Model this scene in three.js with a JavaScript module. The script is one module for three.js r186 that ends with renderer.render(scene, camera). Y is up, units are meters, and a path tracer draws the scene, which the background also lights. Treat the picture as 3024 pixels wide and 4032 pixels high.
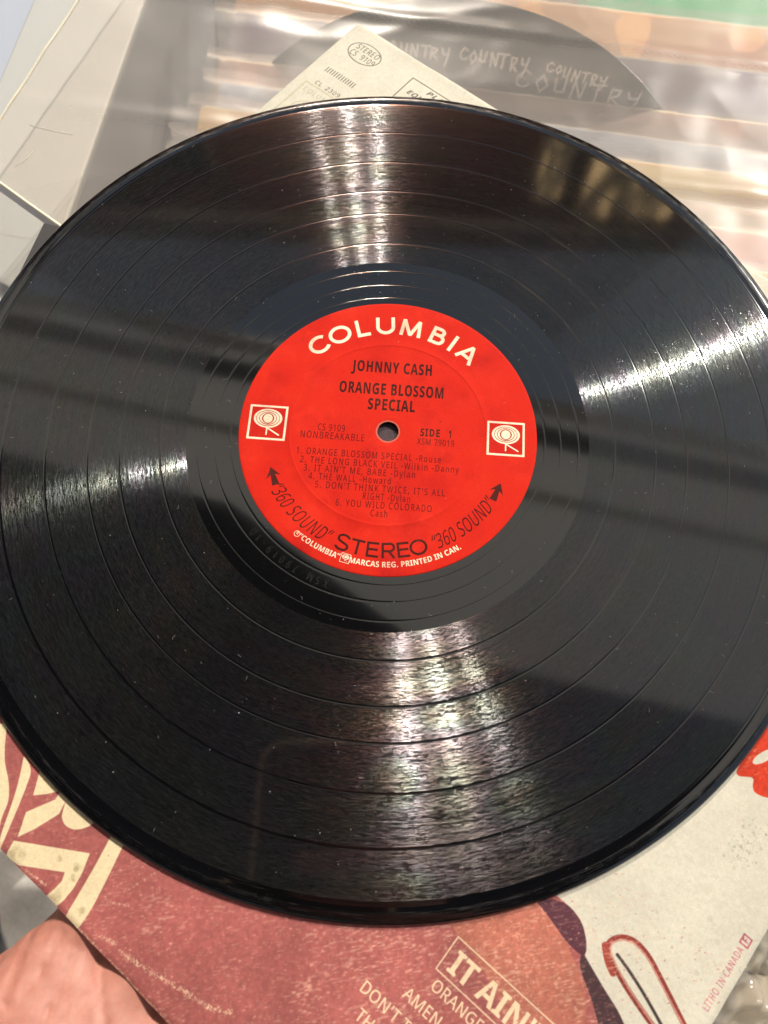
import * as THREE from 'three';
import { mergeGeometries } from 'three/addons/utils/BufferGeometryUtils.js';
import { RoundedBoxGeometry } from 'three/addons/geometries/RoundedBoxGeometry.js';

// ---------- camera, sky, sun, exposure (1 unit = 1 metre; mm() for the close-up) ----------
const K = 0.001, mm = (x, y, z) => new THREE.Vector3(x * K, y * K, z * K);
const scene = new THREE.Scene();
const camera = new THREE.PerspectiveCamera(2 * Math.atan(2016 / 2884.8) * 180 / Math.PI, 0.75, 0.004, 200);
camera.position.copy(mm(-0.51, 229.93, 106.46));
camera.rotation.set(-1.246476, 0, 0.03051, 'XYZ');
camera.focus = 0.255; camera.userData.fStop = 13;
const renderer = new THREE.WebGLRenderer({ antialias: true });
renderer.toneMapping = THREE.LinearToneMapping;
renderer.toneMappingExposure = 0.76;
renderer.shadowMap.enabled = true;

let seed = 7;
const rnd = () => { seed = (seed + 0x6d2b79f5) | 0; let t = Math.imul(seed ^ (seed >>> 15), 1 | seed); t = (t + Math.imul(t ^ (t >>> 7), 61 | t)) ^ t; return ((t ^ (t >>> 14)) >>> 0) / 4294967296; };
const rr = (a, b) => a + (b - a) * rnd();
const hash = (x, y) => { let h = Math.imul(x | 0, 374761393) + Math.imul(y | 0, 668265263); h = Math.imul(h ^ (h >>> 13), 1274126177); return ((h ^ (h >>> 16)) >>> 0) / 4294967296; };
const noise2 = (x, y) => { const i = Math.floor(x), j = Math.floor(y), f = x - i, g = y - j, u = f * f * (3 - 2 * f), v = g * g * (3 - 2 * g);
  return (hash(i, j) * (1 - u) + hash(i + 1, j) * u) * (1 - v) + (hash(i, j + 1) * (1 - u) + hash(i + 1, j + 1) * u) * v; };
const fbm = (x, y, n = 4) => { let s = 0, a = 0.5; for (let i = 0; i < n; i++) { s += a * noise2(x + i * 17.3, y - i * 9.1); x *= 2.03; y *= 2.03; a *= 0.5; } return s; };
const smooth = (a, b, x) => { const t = Math.min(1, Math.max(0, (x - a) / (b - a))); return t * t * (3 - 2 * t); };

const sunDir = new THREE.Vector3(0.523, 0.672, -0.523).normalize();
{ // hazy bright sky, thin broken cloud everywhere
  const W = 1024, H = 512, d = new Float32Array(W * H * 4);
  for (let j = 0; j < H; j++) for (let i = 0; i < W; i++) {
    const el = ((j + 0.5) / H - 0.5) * Math.PI, az = ((i + 0.5) / W - 0.5) * 2 * Math.PI;
    const x = Math.cos(el) * Math.cos(az), y = Math.sin(el), z = Math.cos(el) * Math.sin(az);
    const h = Math.max(0, y), c = x * sunDir.x + y * sunDir.y + z * sunDir.z;
    const hz = Math.pow(1 - h, 3);
    let r = 0.40 + 0.34 * hz, g = 0.49 + 0.29 * hz, b = 0.62 + 0.2 * hz;
    const k = 1.6 / (0.25 + h), cl = smooth(0.42, 0.68, fbm(x * k + 9.2, z * k + 4.1, 5)) * smooth(0.0, 0.2, h);
    r += (0.95 - r) * cl * 0.75; g += (0.95 - g) * cl * 0.75; b += (0.97 - b) * cl * 0.75;
    const gl = 0.35 * Math.exp(-(1 - c) * 22) + 0.08 * Math.exp(-(1 - c) * 5);
    const o = (j * W + i) * 4; d[o] = r + gl * 1.05; d[o + 1] = g + gl; d[o + 2] = b + gl * 0.9; d[o + 3] = 1;
    if (y < 0) { d[o] = 0.45; d[o + 1] = 0.43; d[o + 2] = 0.4; }
  }
  const t = new THREE.DataTexture(d, W, H, THREE.RGBAFormat, THREE.FloatType);
  t.mapping = THREE.EquirectangularReflectionMapping; t.magFilter = THREE.LinearFilter; t.needsUpdate = true;
  scene.background = t; scene.environment = t;
}
const sun = new THREE.DirectionalLight(new THREE.Color(1, 0.93, 0.82), 3.6);
sun.position.copy(sunDir).multiplyScalar(12);
sun.castShadow = true; sun.shadow.radius = 1; sun.shadow.mapSize.set(4096, 4096);
Object.assign(sun.shadow.camera, { left: -3, right: 3, top: 3, bottom: -3, near: 0.1, far: 30 });
scene.add(sun, sun.target);

// ---------- helpers ----------
const std = (o) => new THREE.MeshPhysicalMaterial({ roughness: 0.6, ...o });
const lin = (r, g, b) => new THREE.Color().setRGB(r, g, b);
function mesh(name, geo, mat, parent) { const m = new THREE.Mesh(geo, mat); m.name = name; m.castShadow = m.receiveShadow = true; (parent || scene).add(m); return m; }
function thing(name, label, category, group) { const g = new THREE.Group(); g.name = name; scene.add(g); g.userData = { label, category }; if (group) g.userData.group = group; return g; }
function tag(o, label, category, group) { o.userData = { label, category }; if (group) o.userData.group = group; return o; }
function buf(pos, uv, idx, nor) {
  const g = new THREE.BufferGeometry(); g.setAttribute('position', new THREE.Float32BufferAttribute(pos, 3));
  if (uv) g.setAttribute('uv', new THREE.Float32BufferAttribute(uv, 2));
  if (idx) g.setIndex(idx);
  if (nor) g.setAttribute('normal', new THREE.Float32BufferAttribute(nor, 3)); else g.computeVertexNormals();
  return g;
}
function canvasTex(w, h, draw) { const c = document.createElement('canvas'); c.width = w; c.height = h; draw(c.getContext('2d'), w, h); const t = new THREE.CanvasTexture(c); t.colorSpace = THREE.SRGBColorSpace; t.magFilter = THREE.LinearFilter; return t; }
function dataTex(w, h, f, rep) { const d = new Uint8Array(w * h * 4); for (let y = 0; y < h; y++) for (let x = 0; x < w; x++) { const v = f(x, y), o = (y * w + x) * 4; for (let k = 0; k < 4; k++) d[o + k] = Math.max(0, Math.min(255, v[k] === undefined ? 255 : v[k])); }
  const t = new THREE.DataTexture(d, w, h); t.magFilter = THREE.LinearFilter; if (rep) t.wrapS = t.wrapT = THREE.RepeatWrapping; t.needsUpdate = true; return t; }
// surface of revolution from a profile of [radius, height] in mm; uv = (turn, radius share) or flat in the plane
function ring(profile, { segs = 420, flat = 0, crisp = false } = {}) {
  const pos = [], uv = [], nor = [], idx = [], P = [];
  const n = profile.length, seg = [];
  for (let i = 0; i + 1 < n; i++) { const a = profile[i], b = profile[i + 1], l = Math.hypot(b[0] - a[0], b[1] - a[1]) || 1; seg.push([-(b[1] - a[1]) / l, (b[0] - a[0]) / l]); }
  for (let i = 0; i < n; i++) {
    if (crisp && i > 0 && i < n - 1) { P.push([profile[i], seg[i - 1]]); P.push([profile[i], seg[i]]); continue; }
    const a = seg[Math.max(0, i - 1)], b = seg[Math.min(n - 2, i)], l = Math.hypot(a[0] + b[0], a[1] + b[1]) || 1; P.push([profile[i], [(a[0] + b[0]) / l, (a[1] + b[1]) / l]]);
  }
  for (let s = 0; s <= segs; s++) {
    const t = s / segs * 2 * Math.PI, c = Math.cos(t), w = Math.sin(t);
    for (const [[r, y], [nr, ny]] of P) {
      pos.push(r * c * K, y * K, r * w * K); nor.push(nr * c, ny, nr * w);
      if (flat) uv.push(0.5 + r * c / (2 * flat), 0.5 - r * w / (2 * flat)); else uv.push(s / segs, r / 151);
    }
  }
  const m = P.length;
  for (let s = 0; s < segs; s++) for (let i = 0; i + 1 < m; i++) {
    if (crisp && P[i][0] === P[i + 1][0]) continue;
    const a = s * m + i, b = a + m; idx.push(a, a + 1, b, b, a + 1, b + 1);
  }
  // faces must follow the normals
  const g = buf(pos, uv, idx, nor), ix = g.index.array, A = new THREE.Vector3(), B = new THREE.Vector3(), C = new THREE.Vector3(), N = new THREE.Vector3();
  for (let k = 0; k < ix.length; k += 3) {
    A.fromArray(pos, ix[k] * 3); B.fromArray(pos, ix[k + 1] * 3); C.fromArray(pos, ix[k + 2] * 3); N.fromArray(nor, ix[k] * 3);
    if (B.sub(A).cross(C.sub(A)).dot(N) < 0) { const q = ix[k + 1]; ix[k + 1] = ix[k + 2]; ix[k + 2] = q; }
  }
  return g;
}

// ---------- the record ----------
const record = thing('vinyl_record', 'black vinyl record with a red paper label lying on the cream and pink cover', 'record');
{
  // fine groove relief: normals jitter along each turn, in short runs, so the streaks break into glitter
  const TW = 1024, TH = 1900;
  const rowGain = new Float32Array(TH); for (let y = 0; y < TH; y++) rowGain[y] = 0.2 + 0.9 * Math.pow(noise2(y * 0.06, 3.3), 1.5) + 0.7 * noise2(y * 0.012, 8.1) + 0.5 * hash(y, 77) ** 2;
  const nx = new Float32Array(TW * TH), ny = new Float32Array(TW * TH);
  for (let y = 0; y < TH; y++) { let x = 0, left = 0, b = 0; while (x < TW) { const l = 1 + Math.floor(hash(x, y) * 1.7), q = hash(x + 91, y * 3 + 1), r = hash(x * 5 + 3, y + 411) - 0.5;
    if (left <= 0) { b = 1.15 * (hash(x + 7, y * 9 + 5) - 0.5) * (0.35 + 0.65 * rowGain[y]); left = 4 + Math.floor(26 * hash(x + 19, y) ** 2); }
    const a = (q > 0.994 ? 0.09 : q > 0.94 ? 0.024 : 0.002) * 2 * r * rowGain[y], bb = Math.max(-0.46, Math.min(0.46, b + 0.05 * (hash(x + 3, y + 977) - 0.5))); left -= l;
    for (let k = 0; k < l && x < TW; k++, x++) { nx[y * TW + x] = a; ny[y * TW + x] = bb; } } }
  const nd = new Float32Array(TW * TH * 4); for (let i = 0; i < TW * TH; i++) { const l = Math.hypot(nx[i], ny[i], 1); nd[i * 4] = 0.5 + 0.5 * nx[i] / l; nd[i * 4 + 1] = 0.5 + 0.5 * ny[i] / l; nd[i * 4 + 2] = 0.5 + 0.5 / l; nd[i * 4 + 3] = 1; }
  const grooveNormal = new THREE.DataTexture(nd, TW, TH, THREE.RGBAFormat, THREE.FloatType); grooveNormal.wrapS = grooveNormal.wrapT = THREE.RepeatWrapping; grooveNormal.repeat.set(8, 2.3); grooveNormal.magFilter = THREE.NearestFilter; grooveNormal.needsUpdate = true;
  // the fine grating of the grooves splits white light a little: faint spectral tint from run to run
  const grooveTint = dataTex(1024, 320, (x, y) => { const h = 9 * noise2(x * 0.02, y * 0.05) + 2.2 * hash(x, y) + y * 0.02, k = 19; return [230 + k * Math.sin(h), 230 + k * Math.sin(h + 2.1), 230 + k * Math.sin(h + 4.2), 255]; }, true); grooveTint.repeat.set(2, 1);
  const black = lin(0.0025, 0.0025, 0.003);
  const groove = std({ color: black, roughness: 0.14, anisotropy: 1, anisotropyRotation: Math.PI / 2, ior: 1.6, specularIntensity: 0.8, clearcoat: 1, clearcoatRoughness: 0.06, normalMap: grooveNormal, specularColorMap: grooveTint });
  const gloss = std({ color: black, roughness: 0.07, ior: 1.62, clearcoat: 0.6, clearcoatRoughness: 0.03 });
  const nick = dataTex(512, 128, (x, y) => { const v = 60 + 190 * Math.pow(noise2(x * 0.07, y * 0.4), 3) + (hash(x, y) > 0.985 ? 150 : 0); return [v, v, v, 255]; }, true); nick.repeat.set(7, 16);
  const edgeMat = std({ color: black, roughness: 0.5, roughnessMap: nick, ior: 1.6, clearcoat: 0.5, clearcoatRoughness: 0.08 });
  // dead wax with the hand-scratched matrix number
  const deadTex = canvasTex(2048, 2048, (g, w) => {
    g.fillStyle = '#0a0a0b'; g.fillRect(0, 0, w, w); const s = w / 140; g.translate(w / 2, w / 2); g.rotate(2.4 * Math.PI / 180);
    g.strokeStyle = g.fillStyle = 'rgba(150,150,140,0.26)'; g.font = `${3.6 * s}px sans-serif`; g.textAlign = 'center'; g.textBaseline = 'middle';
    const txt = 'XSM-79019-1D'; // read with its feet towards the label
    for (let i = 0; i < txt.length; i++) { const a = (196.5 + i * 2.75) * Math.PI / 180; g.save(); g.translate(57 * s * Math.sin(a), -57 * s * Math.cos(a)); g.rotate(a + 0.12 * (hash(i, 3) - 0.5)); g.scale(0.75, 1); g.fillText(txt[i], 0, 0); g.restore(); }
    for (let i = 0; i < 26; i++) { const a = hash(i, 1) * 7, r = 53 + 14 * hash(i, 2), l = 0.5 + 3 * hash(i, 5) ** 3; g.globalAlpha = 0.3 + 0.4 * hash(i, 8); g.lineWidth = 0.09 * s; g.beginPath(); g.moveTo(r * s * Math.cos(a), r * s * Math.sin(a)); g.lineTo((r * Math.cos(a) + l * Math.cos(a + 1.3)) * s, (r * Math.sin(a) + l * Math.sin(a + 1.3)) * s); g.stroke(); }
  });
  const wax = gloss.clone(); wax.map = deadTex; wax.color = lin(1, 1, 1);
  const dw = [[51.0, 0.0], [51.6, 0]];
  for (const r of [53.9, 59.35, 65.5]) dw.push([r - 0.6, 0], [r - 0.16, 0], [r - 0.1, -0.003], [r - 0.04, -0.014], [r, -0.019], [r + 0.04, -0.014], [r + 0.1, -0.003], [r + 0.16, 0], [r + 0.6, 0]);
  dw.push([68.5, 0], [69.05, 0]);
  mesh('dead_wax', ring(dw, { flat: 70 }), wax, record);
  const gaps = [77.85, 91.63, 102.27, 116.4, 131.17], edges = [69.05];
  for (const g of gaps) edges.push(g - 0.4, g + 0.4); edges.push(144.6);
  for (let i = 0; i < edges.length; i += 2) mesh('track', ring([[edges[i], 0], [(edges[i] + edges[i + 1]) / 2, 0], [edges[i + 1], 0]]), groove, record);
  gaps.forEach((g) => { const p = []; for (let k = 0; k <= 10; k++) { const t = k / 5 - 1; p.push([g + 0.4 * t, -0.045 * (1 + Math.cos(Math.PI * t)) / 2 * (1 - 0.4 * Math.exp(-t * t * 30))]); } mesh('track_gap', ring(p), gloss, record); });
  // lead-in, groove guard, edge bead
  mesh('lead_in', ring([[144.6, 0], [144.9, -0.05], [145.2, 0.0], [145.6, 0.01], [145.9, -0.05], [146.1, -0.02], [146.7, 0.02], [147.3, 0.1]]), gloss, record);
  const bead = [[147.3, 0.10], [147.9, 0.19], [148.4, 0.21], [148.9, 0.2], [149.0, 0.17], [149.5, 0.13], [150.0, 0.03], [150.4, -0.14], [150.7, -0.4], [150.8, -0.62], [150.72, -0.85], [150.4, -1.1], [149.9, -1.28], [149.0, -1.4]];
  mesh('edge_bead', ring(bead, { segs: 720 }), edgeMat, record);
  mesh('underside', ring([[149.0, -1.4], [3.62, -1.4], [3.62, 0.02], [3.62, 0.1]], { crisp: true, segs: 240 }), edgeMat, record);

  // ----- red paper label -----
  const R = 51.2, labelTex = canvasTex(2048, 2048, (g, w) => {
    const s = w / (2 * R), CREAM = '#fdf4d6', INK = '#3d120e', MAROON = '#5c0907';
    g.fillStyle = '#d8240f'; g.fillRect(0, 0, w, w);
    g.translate(w / 2, w / 2); g.scale(s, s); g.lineCap = 'butt'; g.lineJoin = 'miter';
    const at = (deg, r, f, feetOut) => { const a = deg * Math.PI / 180; g.save(); g.translate(r * Math.sin(a), -r * Math.cos(a)); g.rotate(feetOut ? a + Math.PI : a); f(); g.restore(); };
    // COLUMBIA in even-weight geometric capitals
    g.strokeStyle = CREAM; g.lineWidth = 1.3;
    const cap = 7.0, h = cap / 2, line = (...p) => { g.beginPath(); p.forEach(([x, y], i) => i ? g.lineTo(x, y) : g.moveTo(x, y)); g.stroke(); };
    const G = {
      C() { g.beginPath(); g.ellipse(0.4, 0, 3.5, h - 0.6, 0, 0.72, 2 * Math.PI - 0.72); g.stroke(); },
      O() { g.beginPath(); g.ellipse(0, 0, 3.55, h - 0.6, 0, 0, 7); g.stroke(); },
      L() { line([-1.7, -h], [-1.7, h - 0.65], [2.5, h - 0.65]); },
      U() { g.beginPath(); g.moveTo(-2.8, -h); g.lineTo(-2.8, 0.4); g.ellipse(0, 0.4, 2.8, h - 1.05, 0, Math.PI, 0, true); g.lineTo(2.8, -h); g.stroke(); },
      M() { g.lineJoin = 'bevel'; line([-3.2, h], [-2.8, -h + 0.4], [0, h - 0.5], [2.8, -h + 0.4], [3.2, h]); g.lineJoin = 'miter'; },
      B() { g.beginPath(); g.moveTo(-1.9, -h + 0.6); g.lineTo(0.3, -h + 0.6); g.ellipse(0.3, -1.62, 1.5, 1.26, 0, -Math.PI / 2, Math.PI / 2); g.lineTo(-1.9, -0.36); g.moveTo(0.3, -0.36); g.lineTo(0.7, -0.36); g.ellipse(0.7, 1.28, 1.75, 1.62, 0, -Math.PI / 2, Math.PI / 2); g.lineTo(-1.9, 2.9); g.stroke(); line([-1.9, -h], [-1.9, h]); },
      I() { line([0, -h], [0, h]); },
      A() { g.lineJoin = 'bevel'; line([-3.1, h], [0, -h + 0.3], [3.1, h]); g.lineJoin = 'miter'; line([-2.1, 1.35], [2.1, 1.35]); },
    };
    [['C', -40.1], ['O', -28.3], ['L', -16.6], ['U', -5.1], ['M', 7.7], ['B', 21.4], ['I', 30.0], ['A', 39.2]].forEach(([c, a]) => at(a, 41.85, () => G[c]()));
    // logo: rings over a leg in a square frame
    const logo = (x, y, k, rot) => {
      g.save(); g.translate(x, y); g.rotate(rot); g.scale(k, k); g.fillStyle = '#cb1d12'; g.fillRect(-6.2, -6.1, 12.4, 12.2); g.strokeStyle = CREAM; g.lineWidth = 0.75; g.strokeRect(-6.1, -6, 12.2, 12);
      const e = (rx, ry, c, dy = 0) => { g.fillStyle = c; g.beginPath(); g.ellipse(0, -1.55 + dy, rx, ry, 0, 0, 7); g.fill(); }, RED = '#a8241c';
      e(4.85, 3.55, CREAM); e(4.0, 2.95, RED); e(3.85, 2.72, CREAM, -0.03); e(3.0, 2.4, RED); e(2.82, 2.12, CREAM, -0.03); e(2.05, 1.95, RED); e(1.62, 1.68, CREAM);
      g.lineCap = 'round'; g.lineWidth = 0.5; line([0, 2.0], [0, 4.4]); line([0.15, 2.0], [4.2, 4.4]); g.lineCap = 'butt'; g.restore();
    };
    logo(-41.6, -0.3, 1.02, 0.0); logo(40.5, -0.3, 1.0, 0.0);
    // straight lines of type, each fitted between two ends
    const fit = (str, x0, x1, y, capH, font, col, gap = 0) => {
      g.save(); g.font = `${font} 10px sans-serif`; g.fillStyle = col; g.textBaseline = 'alphabetic'; g.letterSpacing = `${gap}px`;
      const wd = g.measureText(str).width - gap, sx = (x1 - x0) / wd, sy = capH / 7.14; g.translate(x0, y + capH / 2); g.scale(sx, sy); g.fillText(str, 0, 0); g.strokeStyle = col; g.lineWidth = font ? 0.25 : 0.14; g.strokeText(str, 0, 0); g.restore();
    };
    fit('JOHNNY CASH', -14.2, 14.2, -24.6, 4.2, 'bold', INK, 0.6); fit('ORANGE BLOSSOM', -18.3, 18.7, -15.95, 4.3, 'bold', INK, 0.5); fit('SPECIAL', -7.8, 8.8, -9.95, 4.2, 'bold', INK, 0.5);
    fit('CS 9109', -24.3, -14.7, 0.1, 2.45, '', MAROON, 0.6); fit('NONBREAKABLE', -30, -7.8, 3.15, 2.45, '', MAROON, 1);
    fit('SIDE', 11, 18, -0.5, 2.8, 'bold', INK, 0.6); fit('1', 20.9, 22.0, -0.5, 2.8, 'bold', INK); fit('XSM 79019', 10.2, 23, 2.95, 2.3, '', MAROON, 0.6);
    const T = [['1. ORANGE BLOSSOM SPECIAL', '-Rouse', -30.7, 18.8, 9.25], ['2. THE LONG BLACK VEIL', '-Wilkin -Danny', -29, 24.9, 12.4], ["3. IT AIN'T ME, BABE", '-Dylan', -27.5, 10.4, 15.35], ['4. THE WALL', '-Howard', -25.5, 2.4, 18.25], ["5. DON'T THINK TWICE, IT'S ALL", '', -23.1, 20.6, 21.15], ['RIGHT', '-Dylan', -6.9, 9.2, 24.1], ['6. YOU WILD COLORADO', '', -15.65, 16.5, 27.0], ['Cash', '', -3.8, 2, 29.9]];
    for (const [a, b, x0, x1, y] of T) fit(b ? a + ' ' + b : a, x0, x1, y, 2.35, '', MAROON, 1.3);
    g.fillStyle = '#3c1a14'; g.beginPath(); g.arc(17.8, -5, 0.22, 0, 7); g.fill();
    // arrows
    const arrow = (x, y, rot) => { g.save(); g.translate(x, y); g.rotate(rot); g.fillStyle = '#4a1d17'; g.beginPath(); g.moveTo(0, -3.4); g.lineTo(2.5, 0.4); g.lineTo(0.75, -0.6); g.lineTo(1.25, 3.3); g.lineTo(-1.25, 3.3); g.lineTo(-0.75, -0.6); g.lineTo(-2.5, 0.4); g.closePath(); g.fill(); g.restore(); };
    arrow(-37.3, 19.2, -0.38); arrow(37.8, 19.3, 0.38);
    const arc = (str, r, a0, a1, capH, sx, font, col, slant = 0) => {
      const n = str.length; g.font = `${font} 10px sans-serif`; const wds = [...str].map((c) => g.measureText(c).width), tot = wds.reduce((p, q) => p + q, 0) - (wds[0] + wds[n - 1]) / 2; let acc = 0;
      [...str].forEach((c, i) => { if (i) acc += (wds[i - 1] + wds[i]) / 2; at(a0 + (a1 - a0) * acc / tot, r, () => { g.transform(1, 0, -slant, 1, 0, 0); g.scale(capH / 7.14 * sx, capH / 7.14); g.fillStyle = col; g.textAlign = 'center'; g.fillText(c, 0, 3.57); }, true); }); g.textAlign = 'left';
    };
    arc('“360 SOUND”', 42.6, -122.6, -156.4, 4.9, 0.62, '', '#4a0f0b', 0.2); arc('“360 SOUND”', 42.6, 155.2, 122.8, 4.9, 0.62, '', '#4a0f0b', 0.2);
    // STEREO drawn with thin strokes
    g.strokeStyle = INK; g.lineWidth = 0.8; const sh = 2.6;
    const S = {
      S() { g.beginPath(); g.moveTo(1.75, -1.75); g.bezierCurveTo(1.2, -3.0, -2.0, -2.9, -1.8, -1.2); g.bezierCurveTo(-1.6, 0.3, 2.0, -0.3, 1.95, 1.2); g.bezierCurveTo(1.9, 2.9, -1.5, 2.7, -2.0, 1.5); g.stroke(); },
      T() { line([-2.2, -sh + 0.4], [2.2, -sh + 0.4]); line([0, -sh], [0, sh]); },
      E() { line([2.0, -sh + 0.4], [-1.6, -sh + 0.4], [-1.6, sh - 0.4], [2.0, sh - 0.4]); line([-1.6, -0.1], [1.7, -0.1]); },
      R() { line([-1.7, -sh], [-1.7, sh]); g.beginPath(); g.moveTo(-1.7, -sh + 0.4); g.lineTo(0.6, -sh + 0.4); g.ellipse(0.6, -1.05, 1.35, 1.3, 0, -Math.PI / 2, Math.PI / 2); g.lineTo(-1.7, 0.25); g.moveTo(0.3, 0.25); g.lineTo(2.1, sh); g.stroke(); },
      O() { g.beginPath(); g.ellipse(0, 0, 2.55, sh - 0.3, 0, 0, 7); g.stroke(); },
    };
    [...'STEREO'].forEach((c, i) => at(196.4 - i * 6.78, 42.4, () => S[c](), true));
    arc('“COLUMBIA”', 47.2, -146.6, -164.0, 1.85, 0.98, 'bold', CREAM); arc('MARCAS REG. PRINTED IN CAN.', 47.2, -169.8, -213.6, 1.85, 0.98, 'bold', CREAM);
    at(-145.0, 47.3, () => { g.strokeStyle = CREAM; g.lineWidth = 0.22; g.beginPath(); g.arc(0, 0, 0.95, 0, 7); g.stroke(); g.font = 'bold 1.4px sans-serif'; g.fillStyle = CREAM; g.textAlign = 'center'; g.fillText('R', 0, 0.5); g.textAlign = 'left'; }, true);
    at(-166.9, 47.1, () => logo(0, 0, 0.25, 0), true);
    // paper: uneven ink
    { g.setTransform(1, 0, 0, 1, 0, 0); for (let i = 0; i < 260; i++) { const x = hash(i, 111) * w, y = hash(i, 112) * w, q = 30 + 130 * hash(i, 113); g.fillStyle = hash(i, 114) < 0.5 ? 'rgba(120,5,0,0.02)' : 'rgba(255,120,80,0.016)'; for (let k = 0; k < 5; k++) { g.beginPath(); g.arc(x + q * (hash(i, 120 + k) - 0.5), y + q * (hash(i, 130 + k) - 0.5), q * (0.3 + 0.5 * hash(i, 140 + k)), 0, 7); g.fill(); } } }
    // printed grain, small flecks, dust
    g.setTransform(1, 0, 0, 1, 0, 0);
    for (let i = 0; i < 30000; i++) { const x = hash(i, 11) * w, y = hash(i, 12) * w, v = hash(i, 13); g.fillStyle = v < 0.6 ? `rgba(150,10,0,${0.16 + 0.3 * hash(i, 14)})` : `rgba(255,110,70,${0.1 + 0.16 * hash(i, 14)})`; const q = 1 + 3.2 * hash(i, 15) ** 2; g.fillRect(x, y, q * (1 + hash(i, 16)), q); }
    for (let i = 0; i < 70; i++) { const x = hash(i, 21) * w, y = hash(i, 22) * w, a = hash(i, 23) * 7, l = 8 + 40 * hash(i, 24) ** 2; g.strokeStyle = `rgba(255,190,150,${0.12 + 0.22 * hash(i, 25)})`; g.lineWidth = 1.6; g.beginPath(); g.moveTo(x, y); g.lineTo(x + l * Math.cos(a), y + l * Math.sin(a)); g.stroke(); }
  });
  const paperBump = dataTex(512, 512, (x, y) => { const v = 110 + 90 * (fbm(x * 0.21, y * 0.21, 3) - 0.4) + 40 * (hash(x, y) - 0.5); return [v, v, v, 255]; }, true); paperBump.repeat.set(3, 3);
  const labelMat = std({ map: labelTex, roughness: 0.8, ior: 1.3, bumpMap: paperBump, bumpScale: 0.00004 });
  const lp = [[3.9, 0.08], [4.15, 0.16]]; for (let r = 6; r <= 33; r += 3) lp.push([r, 0.16]); lp.push([33.45, 0.16], [33.7, 0.22], [33.9, 0.25], [34.1, 0.22], [34.35, 0.16]); for (let r = 37; r <= 49; r += 3) lp.push([r, 0.16]); lp.push([50.6, 0.16], [51.05, 0.13], [51.2, 0.03], [51.2, -0.02]);
  const label = mesh('label', ring(lp, { flat: R, segs: 360 }), labelMat, record);
  label.rotation.y = -2.4 * Math.PI / 180; label.userData.label = 'red paper label printed in cream and dark ink';
  // torn pale paper rim and wall of the spindle hole
  const torn = ring([[3.62, 0.0], [3.66, 0.1], [3.8, 0.15], [4.0, 0.168], [4.2, 0.162]], { segs: 90 }); { const p = torn.attributes.position; for (let i = 0; i < p.count; i++) { const a = Math.atan2(p.getZ(i), p.getX(i)), k = 1 + 0.025 * (noise2(a * 5 + 20, 1) - 0.5); p.setX(i, p.getX(i) * k); p.setZ(i, p.getZ(i) * k); } }
  mesh('hole_rim', torn, std({ color: lin(0.6, 0.14, 0.09), roughness: 0.9 }), record);

  // dust: specks and short curled fibres lying on the vinyl
  const bits = [], ico = new THREE.IcosahedronGeometry(1, 0), q = new THREE.Quaternion(), m4 = new THREE.Matrix4();
  const spot = () => { let r, a; do { r = Math.sqrt(rnd()) * 149; a = rnd() * 2 * Math.PI; } while (r < 5 || (r < 51.5 && rnd() < 0.85)); return [r, a]; };
  for (let i = 0; i < 2600; i++) { const [r, a] = spot(), s = 0.028 + 0.12 * rnd() ** 7; if (noise2(r * Math.cos(a) * 0.05 + 50, r * Math.sin(a) * 0.05 + 50) < 0.75 * rnd()) continue; q.setFromEuler(new THREE.Euler(rnd() * 6, rnd() * 6, rnd() * 6)); m4.compose(mm(r * Math.cos(a), (r < 51.5 ? 0.2 : 0.02) + s * 0.4, r * Math.sin(a)), q, new THREE.Vector3(s * (1 + rnd()), s * 0.7, s).multiplyScalar(K)); bits.push(ico.clone().applyMatrix4(m4)); }
  const specks = mergeGeometries(bits.map((g) => { g.deleteAttribute('uv'); return g; }));
  const fib = [];
  for (let i = 0; i < 90; i++) { const [r, a] = spot(), l = 0.5 + 1.1 * rnd(), a0 = rnd() * 7, cv = rr(-2.2, 2.2), pts = []; let x = r * Math.cos(a), z = r * Math.sin(a), d = a0; for (let k = 0; k < 6; k++) { pts.push(mm(x, (r < 51.5 ? 0.22 : 0.06) + 0.06 * Math.sin(k), z)); x += l / 5 * Math.cos(d); z += l / 5 * Math.sin(d); d += cv / 5; } const t = new THREE.TubeGeometry(new THREE.CatmullRomCurve3(pts), 7, 0.022 * K, 4); t.deleteAttribute('uv'); fib.push(t); }
  const dustMat = std({ color: lin(0.55, 0.53, 0.48), roughness: 0.9 });
  mesh('dust', specks, dustMat, record).userData.kind = 'stuff';
  mesh('lint', mergeGeometries(fib), dustMat, record).userData.kind = 'stuff';
}

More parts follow.
